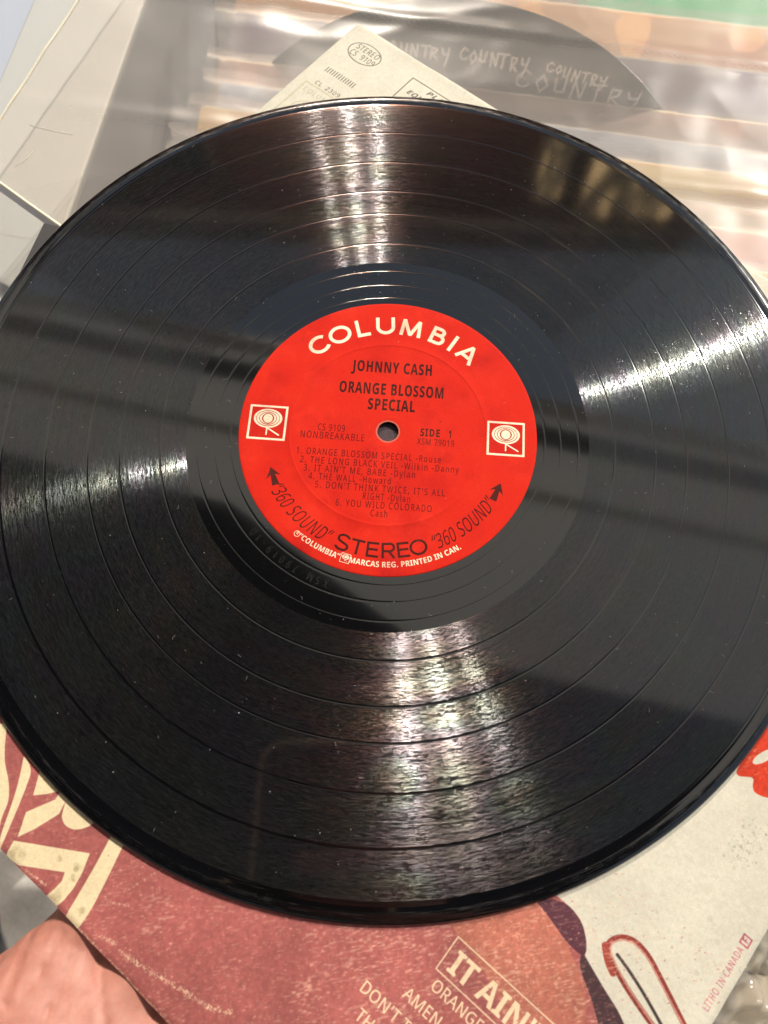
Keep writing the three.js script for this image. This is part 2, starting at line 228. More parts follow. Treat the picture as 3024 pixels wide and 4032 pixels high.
// ---------- the album cover under the record ----------
const CT = [-17.9, -193.4], CU = [0.788, 0.616], CV = [-0.616, 0.788], CW = 312.5, CH = 313.6;
const cov = (u, v, y) => mm(CT[0] + CU[0] * u + CV[0] * v, y, CT[1] + CU[1] * u + CV[1] * v);
{
  const cover = thing('album_cover', 'worn cardboard record cover in cream and dusty red, held under the black record', 'record cover');
  const S = 6.5, tex = canvasTex(2048, 2048, (g, w) => {
    g.scale(S, S);
    const CR = '#d8d4c3', CR2 = '#ebdab2', RED = '#aa615d', ORG = '#d63c1e', W = 315;
    const poly = (c, p) => { g.fillStyle = c; g.beginPath(); p.forEach(([x, y], i) => i ? g.lineTo(x, y) : g.moveTo(x, y)); g.closePath(); g.fill(); };
    const curve = (c, p, lw) => { g.beginPath(); g.moveTo(...p[0]); for (let i = 1; i < p.length - 1; i++) g.quadraticCurveTo(p[i][0], p[i][1], (p[i][0] + p[i + 1][0]) / 2, (p[i][1] + p[i + 1][1]) / 2); g.lineTo(...p[p.length - 1]); if (lw) { g.strokeStyle = c; g.lineWidth = lw; g.stroke(); } else { g.closePath(); g.fillStyle = c; g.fill(); } };
    g.fillStyle = CR; g.fillRect(0, 0, W, W);
    // red photograph area and the dull middle that shows through the spindle hole
    curve(RED, [[60, 150], [200, 150], [236, 190], [259, 222], [262, 221], [270, 221.4], [275, 226], [277, 230], [282, 232.5], [293, 235.5], [302, 240], [312, 262], [315, 316], [60, 316]]);
    poly('#4b3a42', [[60, 60], [200, 60], [215, 150], [190, 250], [100, 250], [70, 150]]);
    // warm light patch, then a plain folded-cloth shape with a dark edge and a looped cord (stand-in for the photograph)
    curve('#b8705f', [[228, 238], [245, 222], [260, 224], [272, 230], [284, 236], [292, 262], [280, 262], [262, 250], [240, 246], [228, 238]]);
    curve('#5b3540', [[257, 226], [262, 221], [270, 221.4], [275, 225.5], [276.6, 229.2], [270, 229], [263, 227], [257, 226]]);
    curve('#4a3438', [[275, 228], [284, 231.5], [294, 234.5], [315, 250], [315, 262], [296, 246], [284, 236], [276, 231.5], [275, 228]]);
    g.lineCap = 'round';
    curve('#8d3a34', [[302, 231], [292, 228.5], [284, 225.5], [279, 222.8], [280.5, 218.6], [284.5, 216.4], [289.5, 217], [294, 219], [312, 227.5]], 1.5);
    curve('#c58f80', [[301, 230.4], [291.5, 227.9], [284, 225], [279.8, 222.3], [281.2, 218.9], [284.6, 217], [289.4, 217.5], [293.6, 219.4], [312, 227.8]], 0.5);
    curve('#453a3a', [[283, 222.5], [290, 224], [308, 231.5]], 0.9);
    curve('#a3483e', [[279, 222.8], [281.5, 225.5], [284.5, 227]], 1.8);
    // big cream lettering at the lower left
    curve(CR2, [[106, 289], [112, 296], [119, 299.6], [123.2, 303.4], [124.4, 306.8], [126, 309.6], [129.6, 313.3], [120, 315], [108, 305], [100, 295]]);
    curve(ORG, [[100, 294], [110, 299.5], [117.5, 302.2], [120.6, 305.4], [119, 309], [110, 309], [98, 302]]);
    curve(CR2, [[117, 292.2], [121.3, 292.2], [124.4, 298], [127.2, 304.5], [130.9, 313.6], [131.2, 315], [128.4, 311.6], [125.2, 305], [121.6, 298.4], [117, 292.2]]);
    poly(CR2, [[123.4, 291.4], [127.4, 297.8], [130.2, 295.0], [132.8, 291.6], [128, 288]]);
    poly(CR2, [[132.2, 290], [133.2, 294.4], [129.2, 302.2], [132.4, 308.3], [134.6, 303.6], [137.0, 296.4], [135, 290]]);
    curve(CR2, [[134, 289], [137.4, 295.9], [139.2, 297.1], [141.2, 297.4], [144.2, 296.3], [146.9, 292.1], [146, 287]]);
    poly(CR2, [[132.2, 309.6], [133.4, 314], [138.0, 313.2], [149.7, 305.9], [150.7, 307.9], [150.6, 310.8], [150.0, 314], [154.2, 314], [154.8, 311], [154.7, 307.2], [153.6, 302.6], [151.6, 297.9]]);
    curve(CR2, [[152.8, 290.6], [154.6, 297], [156.2, 304], [157.6, 311], [158.3, 315], [163.3, 315], [162.8, 309], [161.2, 302.6], [159.4, 296.6], [157.2, 289.6]]);
    // orange letter fragment at the right
    curve(ORG, [[283.8, 140], [283.6, 152], [283.3, 159.6], [284.6, 160.6], [286.8, 158.9], [288.6, 157.8], [289.4, 160.2], [291, 161.6], [296, 159.6], [304, 150], [304, 136]]);
    g.save(); g.translate(287.9, 150.6); g.rotate(0.42); g.fillStyle = CR; g.beginPath(); g.ellipse(0, 0, 1.35, 4.2, 0, 0, 7); g.fill(); g.restore();
    // text
    const fit = (str, x0, x1, yb, capH, font, col, gap = 0) => { g.save(); g.font = `${font} 10px sans-serif`; g.fillStyle = col; g.letterSpacing = `${gap}px`; const wd = g.measureText(str).width - gap; g.translate(x0, yb); g.scale(x1 ? (x1 - x0) / wd : capH / 7.14, capH / 7.14); g.fillText(str, 0, 0); g.restore(); };
    const GR = '#514b42', TXT = '#f2d8b4';
    g.strokeStyle = GR; g.lineWidth = 0.36; g.beginPath(); g.ellipse(14.1, 12.7, 7.8, 5.5, 0, 0, 7); g.stroke();
    fit('STEREO', 8.6, 20.4, 12.2, 2.9, '', GR, 0.7); fit('CS  9109', 8.2, 21.0, 16.5, 2.9, '', GR, 0.6);
    for (let i = 0; i < 13; i++) { g.fillStyle = GR; g.fillRect(7.2 + i * 1.22, 27.6, 0.36, 2.9); }
    fit('CL  2309', 8.3, 21.3, 38.4, 2.2, '', GR, 0.7);
    g.strokeStyle = '#c9c3aa'; g.lineWidth = 0.9; g.strokeRect(5.2, 39.6, 26, 22); fit('COLUMBIA', 6.8, 25.5, 44.3, 2.4, '', '#bdb79f', 1.6); g.lineWidth = 0.6; for (const k of [6, 4.2, 2.4]) { g.beginPath(); g.ellipse(17, 53, k * 1.35, k, 0, 0, 7); g.stroke(); }
    g.strokeStyle = GR; g.lineWidth = 0.4; g.strokeRect(38.0, 9.6, 34, 16); fit('EQUIP', 40.5, 52.5, 17.9, 2.3, 'bold italic', GR, 0.4); fit('PLAY', 47.2, 58.4, 13.4, 2.3, 'bold italic', GR, 0.4);
    g.strokeStyle = TXT; g.lineWidth = 0.35; g.strokeRect(246.2, 247.2, 78, 10); fit("IT AIN'T ME BABE", 248.2, 0, 255.9, 6.2, 'bold', TXT, -0.2);
    fit('ORANGE', 247.6, 0, 262.2, 3.1, '', TXT); fit('AMEN', 243.0, 0, 268.5, 3.2, '', TXT); fit("DON'T T", 232.8, 0, 274.7, 3.2, '', TXT); fit('TH', 236.2, 0, 280.6, 3.2, '', TXT);
    g.save(); g.translate(310.0, 218.4); g.rotate(-Math.PI / 2); fit('LITHO IN CANADA', 0, 19.4, 0, 2.0, '', '#c0687a', 0.8); g.translate(20.4, -2.2); g.strokeStyle = '#b8506c'; g.lineWidth = 0.4; g.strokeRect(0, 0, 2.5, 2.5); g.translate(0.75, 2.1); fit('F', 0, 1.2, 0, 1.7, 'bold', '#b8506c'); g.restore();
    // wear: ink rubbed off to pale board in short scratches, scuffs along the folds, grey stains
    for (let i = 0; i < 15000; i++) { const x = 150 + 165 * hash(i, 31), y = 205 + 110 * hash(i, 32); if (x + y * 0.9 > 505 && x > 276 && y < 232) continue; const dens = fbm(x * 0.06, y * 0.06, 3) + (x > 235 && y < 262 ? 0.12 : -0.06); if (hash(i, 33) > dens * 1.1) continue; g.globalAlpha = 0.18 + 0.4 * hash(i, 34) ** 2; g.fillStyle = hash(i, 37) < 0.8 ? '#e9b79a' : '#9c4048'; const l = 0.2 + 0.7 * hash(i, 35) ** 2; g.save(); g.translate(x, y); g.rotate(-0.9 + 0.8 * (hash(i, 36) - 0.5)); g.fillRect(0, 0, l, 0.17 + 0.2 * hash(i, 38)); g.restore(); }
    const scuff = (pts, n, wdt, a) => { for (let i = 0; i < n; i++) { const t = hash(i, 41) * (pts.length - 1), k = Math.floor(t), f = t - k, j = pts[k], e = pts[Math.min(k + 1, pts.length - 1)]; g.globalAlpha = a * (0.3 + 0.7 * hash(i, 42)); g.fillStyle = '#f0cfae'; g.fillRect(j[0] + (e[0] - j[0]) * f + wdt * (hash(i, 43) + hash(i, 44) - 1), j[1] + (e[1] - j[1]) * f + wdt * (hash(i, 45) + hash(i, 46) - 1), 0.15 + 0.5 * hash(i, 47) ** 2, 0.15 + 0.3 * hash(i, 48)); } };
    scuff([[176, 309.6], [182, 308.6], [190, 306.6], [197, 305], [204, 303.4], [210, 300.6]], 420, 1.0, 0.75); scuff([[168, 310.5], [174, 309]], 60, 0.8, 0.6);
    scuff([[166, 299], [170, 288], [173, 279]], 110, 0.5, 0.45); scuff([[163, 304], [170, 300]], 50, 0.4, 0.4); scuff([[160, 313], [200, 313.2], [250, 313.1], [312, 313.2]], 700, 0.5, 0.8); scuff([[139, 312.6], [148, 311.4]], 60, 0.4, 0.7); scuff([[310.5, 150], [311.4, 240], [311.6, 312]], 200, 0.6, 0.35);
    scuff([[215, 262], [226, 280], [238, 300]], 120, 2.5, 0.35); scuff([[262, 236], [270, 250], [275, 262]], 260, 4.5, 0.45);
    for (let i = 0; i < 420; i++) { g.globalAlpha = 0.05 + 0.12 * hash(i, 51); g.fillStyle = '#6d6450'; const x = hash(i, 52) * W, y = hash(i, 53) * W; g.beginPath(); g.arc(x, y, 0.2 + 0.9 * hash(i, 54) ** 3, 0, 7); g.fill(); }
    for (let i = 0; i < 170; i++) { g.globalAlpha = 0.22 * hash(i, 61); g.fillStyle = '#4f5442'; g.beginPath(); g.arc(296 + 6 * (hash(i, 62) + hash(i, 63) - 1), 175 + 9 * (hash(i, 64) + hash(i, 65) - 1), 0.1 + 0.42 * hash(i, 66) ** 2, 0, 7); g.fill(); }
    for (const [x, y, r] of [[134.5, 311.5, 1.6], [137, 310.5, 1.2], [146, 304.5, 0.8], [151.6, 303, 1.3], [152.6, 305.4, 0.9], [160.5, 309.5, 1.2], [152.4, 311.5, 1.4]]) for (let i = 0; i < 16; i++) { g.globalAlpha = 0.08; g.fillStyle = '#8e8154'; g.beginPath(); g.arc(x + r * (hash(i, 71 + x) - 0.5) * 1.6, y + r * (hash(i, 72 + y) - 0.5) * 1.6, r * (0.2 + 0.5 * hash(i, 73)), 0, 7); g.fill(); }
    g.globalAlpha = 1; g.setTransform(1, 0, 0, 1, 0, 0);
    // uneven old ink: coarse mottling and fine grain over the whole print
    const im = g.getImageData(0, 0, w, w), D = im.data; for (let y = 0; y < w; y++) for (let x = 0; x < w; x++) { const o = (y * w + x) * 4, red = D[o] - D[o + 1] > 50 ? 1 : 0.35, n = (fbm(x * 0.011, y * 0.011, 4) - 0.47) * 0.3 * red + (noise2(x * 0.16 + y * 0.1, y * 0.16 - x * 0.1) - 0.5) * 0.13 * red + (hash(x, y) - 0.5) * 0.09, q = red * Math.max(0, noise2(x * 0.3 + y * 0.25, y * 0.1 - x * 0.08) + fbm(x * 0.02 + 9, y * 0.02, 3) * 0.5 - 0.97 + (x > 1420 && x < 1900 && y > 1400 ? 0.16 : 0)) * 1.3; for (let k = 0; k < 3; k++) D[o + k] = Math.min(255, D[o + k] * (1 + n) + q * ([235, 190, 165][k] - D[o + k])); } g.putImageData(im, 0, 0);
  });
  const cardBump = dataTex(512, 512, (x, y) => { const v = 128 + 150 * (fbm(x * 0.05, y * 0.05, 5) - 0.48) + 26 * (hash(x, y) - 0.5); return [v, v, v, 255]; }, true); cardBump.repeat.set(5, 5);
  const printMat = std({ map: tex, roughness: 0.6, ior: 1.35, bumpMap: cardBump, bumpScale: 0.00016 });
  const board = std({ color: lin(0.62, 0.52, 0.38), roughness: 0.85 });
  // front panel: a gently bent sheet with rolled edges
  const top = -1.5, N = 90, pos = [], uv = [], idx = [], hgt = (u, v) => { const e = Math.min(u, v, CW - u, CH - v); return top - 0.5 * Math.pow(Math.max(0, 1 - e / 1.4), 2.5) - 0.3 * (1 - smooth(0, 16, e)) + 0.05 * (noise2(u * 0.05, v * 0.05) - 0.5); };
  const grid = []; for (let i = 0; i <= N; i++) { const t = i / N; grid.push(t < 0.04 ? 0.3 * t : t > 0.96 ? 1 - 0.3 * (1 - t) : 0.012 + (t - 0.04) / 0.92 * 0.976); }
  const wob = (t, k) => 0.35 * (noise2(t * 0.06, k) - 0.5) + 0.18 * (noise2(t * 0.5, k + 5) - 0.5);
  for (let j = 0; j <= N; j++) for (let i = 0; i <= N; i++) { let u = grid[i] * CW, v = grid[j] * CH; const y = hgt(u, v); uv.push(u / (2048 / S), 1 - v / (2048 / S)); if (i === 0) u += wob(v, 1); if (i === N) u += wob(v, 2); if (j === 0) v += wob(u, 3); if (j === N) v += wob(u, 4); const p = cov(u, v, y); pos.push(p.x, p.y, p.z); }
  for (let j = 0; j < N; j++) for (let i = 0; i < N; i++) { const a = j * (N + 1) + i; idx.push(a, a + N + 1, a + 1, a + 1, a + N + 1, a + N + 2); }
  mesh('front_panel', buf(pos, uv, idx), printMat, cover);
  // back board and the open edges
  const bb = new RoundedBoxGeometry((CW - 1) * K, 1.5 * K, (CH - 1.2) * K, 2, 0.5 * K); bb.rotateY(-Math.atan2(CU[1], CU[0])); bb.translate(...cov(CW / 2, CH / 2, top - 1.45).toArray());
  mesh('back_panel', bb, board, cover);
}
// dark card sticking out under the left side of the cover
{
  const g = new RoundedBoxGeometry(0.14, 0.0014, 0.06, 2, 0.0005); g.translate(0.07, 0, 0.03); g.rotateY(-0.22);
  tag(mesh('dark_card', g, std({ color: lin(0.05, 0.05, 0.052), roughness: 0.5 })), 'charcoal card edge poking out between record and clear sheet at left', 'card').position.copy(mm(-137.2, -8, -88.8));
}

// ---------- crate of records under a milky plastic sheet ----------
const RT = 7 * Math.PI / 180, rowP = (a, y, b) => mm(a * Math.cos(RT) - b * Math.sin(RT), y, a * Math.sin(RT) + b * Math.cos(RT));
const rowG = (g, a, y, b) => { g.rotateY(-RT); g.translate(...rowP(a, y, b).toArray()); return g; };
{
  const milk = std({ color: lin(1.0, 0.95, 0.89), roughness: 0.3, transmission: 0.86, thickness: 0, ior: 1.45, side: THREE.DoubleSide });
  const bagMat = std({ color: lin(0.85, 0.85, 0.86), roughness: 0.3, transmission: 0.92, thickness: 0, ior: 1.45, side: THREE.DoubleSide });
  // albums standing in the row: [row depth, top height, colour of the front, colour of the top edge, words, start, end]
  const A = [
    [-352, -50, [0.10, 0.46, 0.24], [0.5, 0.5, 0.4], 'green record cover standing highest at the back of the crate', 60, 375],
    [-322, -46, [0.44, 0.29, 0.24], [0.75, 0.7, 0.6], 'narrow brown pink record cover standing left of the green one', -122, 60],
    [-287, -55, [0.74, 0.50, 0.34], [0.8, 0.74, 0.6], 'tan record cover standing behind the black divider disc', -123, 192],
    [-257, -58, [0.22, 0.21, 0.24], [0.6, 0.56, 0.52], 'dark slate record cover standing just behind the handwritten divider disc', -121, 194],
    [-229, -63, [0.46, 0.36, 0.34], [0.95, 0.86, 0.68], 'mauve record cover with cream top edge just in front of the divider disc', -124, 191],
    [-210, -62, [0.52, 0.54, 0.58], [0.7, 0.68, 0.66], 'pale blue grey record cover between mauve and beige covers', -119, 196],
    [-193, -61, [0.84, 0.66, 0.44], [0.85, 0.8, 0.7], 'beige record cover in front of the pale blue grey cover', -125, 190],
    [-174, -63, [0.60, 0.47, 0.36], [0.7, 0.66, 0.6], 'grey beige record cover between the beige and pink covers', -122, 193],
    [-158, -60, [0.76, 0.44, 0.38], [0.98, 0.9, 0.7], 'pink record cover with bright cream top edge', -124, 191],
    [-139, -64, [0.80, 0.66, 0.46], [0.9, 0.82, 0.7], 'cream record cover standing in front of the pink one', -118, 197],
  ];
  const lean = 1.28;
  A.forEach(([b, y, cf, ce, words, a0, a1], i) => {
    const t = thing(i ? `record_jacket_${String(i).padStart(3, '0')}` : 'record_jacket', words, 'record cover', 'record covers standing in the crate');
    t.position.copy(rowP((a0 + a1) / 2, y, b)); t.rotation.set(0, -RT, 0); const tilt = -lean - 0.05 * (hash(i, 5) - 0.5); t.rotateX(tilt); t.rotateY(0.02 * (hash(i, 6) - 0.5));
    const th = 3 + 1.6 * hash(i, 9);
    const tx = canvasTex(256, 256, (g, w) => { const c = new THREE.Color().setRGB(...cf.map((v) => Math.min(0.86, v * 1.0))).offsetHSL(0, 0.14, -0.03); g.fillStyle = `#${c.getHexString()}`; g.fillRect(0, 0, w, w); for (let k = 0; k < 7; k++) { const c2 = c.clone().offsetHSL(0.05 * (hash(k, i) - 0.5), 0.1 * (hash(k, i + 9) - 0.5), 0.16 * (hash(k, i + 19) - 0.5)); g.fillStyle = `#${c2.getHexString()}`; g.fillRect(w * hash(k, i + 29), w * hash(k, i + 39) * 0.16, w * (0.1 + 0.3 * hash(k, i + 49)), w * (0.02 + 0.06 * hash(k, i + 59))); } for (let k = 0; k < 900; k++) { g.fillStyle = `rgba(255,250,235,${0.12 * hash(k, i + 70)})`; g.fillRect(w * hash(k, i + 71), w * hash(k, i + 72), 1 + 2 * hash(k, i + 73), 1); } });
    const g = new RoundedBoxGeometry((a1 - a0) * K, 300 * K, th * K, 2, 0.7 * K); g.translate(0, -150 * K, 0);
    mesh('jacket', g, std({ map: tx, roughness: 0.6 }), t);
    // worn top edge: a strip of bare board
    const e = []; const eg = new THREE.BoxGeometry((a1 - a0 - 3) * K, 0.5 * K, (th - 0.5) * K, 160, 1, 1), p = eg.attributes.position; for (let k = 0; k < p.count; k++) { const x = p.getX(k) / K; if (p.getY(k) > 0) p.setY(k, p.getY(k) + (0.1 + 0.7 * noise2(x * 0.16 + i * 31, i)) * K); } eg.translate(0, 0.1 * K, 0);
    mesh('top_edge', eg, std({ color: lin(...ce), roughness: 0.9 }), t);
    // its own poly bag: the mouth stands above the jacket and sags back
    const P = [], U = [], I = [], NX = 70, NY = 8;
    for (let j = 0; j <= NY; j++) for (let k = 0; k <= NX; k++) { const f = j / NY, x = -(a1 - a0) / 2 - 1 - (k === 0 ? 14 * f * (0.4 + hash(i, 14)) : 0) + (a1 - a0 + 5) * k / NX, h = -36 + 46 * f, w = noise2(x * 0.035 + i * 9, f * 1.6) - 0.5, jag = f > 0.99 ? 3 * (noise2(x * 0.12, i * 7) - 0.5) : 0; P.push(x * K + (k === 0 || k === NX ? 3 * (hash(j, i * 3 + k) - 0.5) * K : 0), (h + jag) * K, (th / 2 + 0.6 + 1.6 * w - (f > 0.78 ? (f - 0.78) * 26 : 0)) * K); U.push(k / NX, f); }
    for (let j = 0; j < NY; j++) for (let k = 0; k < NX; k++) { const a = j * (NX + 1) + k; I.push(a, a + 1, a + NX + 1, a + 1, a + NX + 2, a + NX + 1); }
    mesh('bag', buf(P, U, I), bagMat, t);
  });
  // divider: an old record with COUNTRY written along its rim
  const dv = thing('record_divider', 'black record used as a crate divider, with handwritten white words on it', 'divider');
  dv.position.copy(rowP(7.4, -60, -231)); dv.rotation.set(0, -RT, 0); dv.rotateX(-0.19);
  const dvTex = canvasTex(2048, 2048, (g, w) => {
    g.fillStyle = '#0d0d0f'; g.fillRect(0, 0, w, w); const s = w / 302; g.scale(s, s); g.translate(151, 151); g.strokeStyle = '#f4f4f2'; g.lineCap = g.lineJoin = 'round';
    // strokes of hand lettering in a unit box
    const L = { C: [[[0.9, 0.2], [0.5, 0], [0.1, 0.4], [0.15, 0.85], [0.6, 1], [0.95, 0.8]]], O: [[[0.5, 0.1], [0.1, 0.5], [0.45, 0.95], [0.85, 0.6], [0.5, 0.1]]], U: [[[0.1, 0.1], [0.15, 0.9], [0.7, 0.9], [0.8, 0.1]]], N: [[[0.1, 1], [0.15, 0.1], [0.75, 0.95], [0.85, 0.1]]], T: [[[0, 0.1], [1, 0.05]], [[0.5, 0.1], [0.45, 1]]], R: [[[0.15, 1], [0.15, 0.1], [0.75, 0.15], [0.6, 0.5], [0.2, 0.55], [0.85, 1]]], Y: [[[0.05, 0.1], [0.2, 0.5], [0.75, 0.45]], [[0.85, 0.05], [0.7, 0.8], [0.45, 1.3]]], A: [[[0.05, 1], [0.4, 0], [0.8, 1]], [[0.2, 0.6], [0.7, 0.6]]] };
    const write = (str, x0, y0, x1, y1, h, lw, alpha = 1) => { const n = str.length; g.globalAlpha = alpha; g.lineWidth = lw; [...str].forEach((c, i) => { const x = x0 + (x1 - x0) * i / n, y = y0 + (y1 - y0) * i / n, cw = (x1 - x0) / n * 0.82; for (const st of L[c] || []) { g.beginPath(); st.forEach(([a, b], k) => { const jx = 0.7 * (hash(i + n, Math.round(x0)) - 0.5), hh = h * (0.85 + 0.35 * hash(i, Math.round(x0))), sl = 0.25 * (hash(i, Math.round(y0)) - 0.3), px = x + a * cw + jx - sl * b * h * 0.5, py = y + b * hh + 0.9 * (hash(i, Math.round(x0) + 4) - 0.5) + 0.1 * Math.sin(i * 3 + k); k ? g.lineTo(px, py) : g.moveTo(px, py); }); g.stroke(); } }); g.globalAlpha = 1; };
    // disc centre lies 112 mm below the row edge: height b maps to y = -(b + 112)
    const Y = (b) => -(b + 112);
    write('COUNTRY', -46, Y(17), -9, Y(16), 6.2, 1.25); write('COUNTRY', -5, Y(17.6), 31, Y(16), 6.4, 1.25); write('COUNTRY', 39, Y(15.6), 71, Y(11), 5.6, 1.1);
    write('COUNTRY', 25, Y(10.5), 92, Y(5.5), 8.6, 1.2, 0.85); write('CO', 96, Y(1), 106, Y(-1), 5, 0.8, 0.5);
    for (let i = 0; i < 500; i++) { g.globalAlpha = 0.5 * hash(i, 81); g.fillStyle = '#cfcfcf'; g.fillRect(300 * (hash(i, 82) - 0.5), -151 + 60 * hash(i, 83), 0.3 + 0.9 * hash(i, 84) ** 3, 0.3); }
  });
  const dg = ring([[0.1, 1], [150, 1], [150.8, 0.4], [150.8, -0.4], [150, -1], [0.1, -1]], { flat: 151, crisp: true, segs: 200 }); dg.rotateX(Math.PI / 2); dg.translate(0, -112 * K, 0);
  // ring() maps z to v downward; after the turn that is the disc's down direction
  mesh('disc', dg, std({ map: dvTex, roughness: 0.3, clearcoat: 0.5 }), dv);

  // crate: wide flat pale rim; walls and floor darkened in colour for the shade inside
  const crate = thing('record_crate', 'pale plastic crate with a wide flat rim holding the row of record covers', 'crate');
  const pale = std({ color: lin(0.52, 0.54, 0.53), roughness: 0.5 }), shadeWallMat = std({ color: lin(0.34, 0.35, 0.38), roughness: 0.6 }), box = (w, h, d, a, y, b) => rowG(new RoundedBoxGeometry(w * K, h * K, d * K, 3, Math.min(w, h, d) * 0.3 * K), a, y, b);
  mesh('rim', mergeGeometries([box(60, 5, 600, -203, -64, -160), box(48, 5, 600, 410, -64, -160), box(560, 5, 26, 105, -84, 147), box(560, 5, 26, 105, -64, -447)]), pale, crate);
  mesh('side_wall', box(5, 170, 570, -177, -151, -160), shadeWallMat, crate); mesh('side_wall', box(5, 170, 570, 390, -151, -160), shadeWallMat, crate);
  mesh('end_wall', box(560, 150, 5, 105, -161, 142), shadeWallMat, crate); mesh('end_wall', box(560, 170, 5, 105, -151, -446), shadeWallMat, crate);
  mesh('crate_floor', box(560, 5, 580, 105, -238, -152), shadeWallMat, crate);

  // the milky sheet over the row: near-left corner in view, rising to the back
  const sheet = thing('plastic_sheet', 'milky clear plastic sheet draped over the crated records, its corner at left', 'plastic sheet');
  const sy = (z) => -22 - 0.1 * (z + 193);
  // corner and edge directions in the sheet's own plane (measured once, in mm)
  const c0 = [-185.4, -135.4], e1 = [0.370, -0.924], e2 = [0.822, 0.567];
  const P = [], U = [], I = [], NX = 250, NY = 190, LX = 430, LY = 330, ridge = (u, v) => Math.pow(1 - Math.abs(2 * fbm(u, v, 2) * 1.2 - 1), 4);
  const pt = (s, t) => { const x = c0[0] + e1[0] * t + e2[0] * s, z = c0[1] + e1[1] * t + e2[1] * s; const rip = 0.55 * ridge(x * 0.009 + 2, z * 0.03 + x * 0.004 + 7) + 0.3 * ridge(x * 0.03 + 9, z * 0.035) * noise2(x * 0.02 + 4, z * 0.03) + 1.6 * (fbm(s * 0.012 + 3, t * 0.02, 3) - 0.5) + 0.5 * (noise2(s * 0.08, t * 0.06) - 0.5) + 0.9 * Math.exp(-(((x * 0.13 - z - 222 + 6 * noise2(x * 0.02, 4)) / 3) ** 2)) + 0.7 * Math.exp(-(((x * 0.11 - z - 150) / 4) ** 2)); return [x, sy(z) + rip, z]; };
  for (let j = 0; j <= NY; j++) for (let i = 0; i <= NX; i++) { const p = pt(LX * i / NX, LY * j / NY); P.push(p[0] * K, p[1] * K, p[2] * K); U.push(LX * i / NX / 100, LY * j / NY / 100); }
  for (let j = 0; j < NY; j++) for (let i = 0; i < NX; i++) { const a = j * (NX + 1) + i; I.push(a, a + 1, a + NX + 1, a + 1, a + NX + 2, a + NX + 1); }
  mesh('film', buf(P, U, I), milk, sheet);
  const seam = (f, n, r) => { const pts = []; for (let i = 0; i <= n; i++) { const p = f(i / n); pts.push(mm(...p)); } return new THREE.TubeGeometry(new THREE.CatmullRomCurve3(pts), n * 2, r * K, 6); };
  const seamMat = std({ color: lin(0.9, 0.84, 0.66), roughness: 0.35 });
  mesh('seam', seam((f) => pt(f * LX, 0), 40, 0.75), seamMat, sheet); mesh('seam', seam((f) => pt(0, f * LY), 40, 0.6), seamMat, sheet);
  const scr = (s0, t0, s1, t1) => mesh('scratch', seam((f) => { const p = pt(s0 + (s1 - s0) * f + 1.2 * Math.sin(f * 3), t0 + (t1 - t0) * f); p[1] += 0.15; return p; }, 12, 0.13), seamMat, sheet);
  scr(14, 30, 34, 38); scr(18, 10, 22, 22);
  const lip = []; const LI = [], LU = []; for (let i = 0; i <= 60; i++) { const p = pt(LX * i / 60, 0); lip.push(p[0] * K, (p[1] - 0.6) * K, p[2] * K, p[0] * K, (p[1] - 6.5) * K, (p[2] + 1.2) * K); LU.push(i, 0, i, 1); if (i < 60) LI.push(2 * i, 2 * i + 1, 2 * i + 2, 2 * i + 2, 2 * i + 1, 2 * i + 3); }
  mesh('folded_lip', buf(lip, LU, LI), std({ color: lin(0.78, 0.77, 0.86), roughness: 0.5, side: THREE.DoubleSide }), sheet);
}

// ---------- crumpled clear bag at the lower right corner of the cover ----------
{
  const P = [], U = [], I = [], NX = 130, NY = 44;
  for (let j = 0; j <= NY; j++) for (let i = 0; i <= NX; i++) { const v = 150 + 170 * i / NX, u = CW - 6 + 40 * j / NY, f = j / NY, n = 16 * (fbm(v * 0.12, u * 0.14, 3) - 0.5) + 5 * (noise2(v * 0.32, u * 0.3) - 0.5); const p = cov(u + 5 * (noise2(v * 0.1, 3) - 0.5) * f, v, -4.5 - 7 * f + n * Math.min(1, f * 3)); P.push(p.x, p.y, p.z); U.push(i / NX, f); }
  for (let j = 0; j < NY; j++) for (let i = 0; i < NX; i++) { const a = j * (NX + 1) + i; I.push(a, a + NX + 1, a + 1, a + 1, a + NX + 1, a + NX + 2); }
  tag(mesh('crumpled_bag', buf(P, U, I), std({ color: lin(0.62, 0.56, 0.46), roughness: 0.16, transmission: 0.62, thickness: 0, ior: 1.5, side: THREE.DoubleSide })), 'crumpled clear plastic bag along the lower right edge of the cover', 'plastic bag');
}

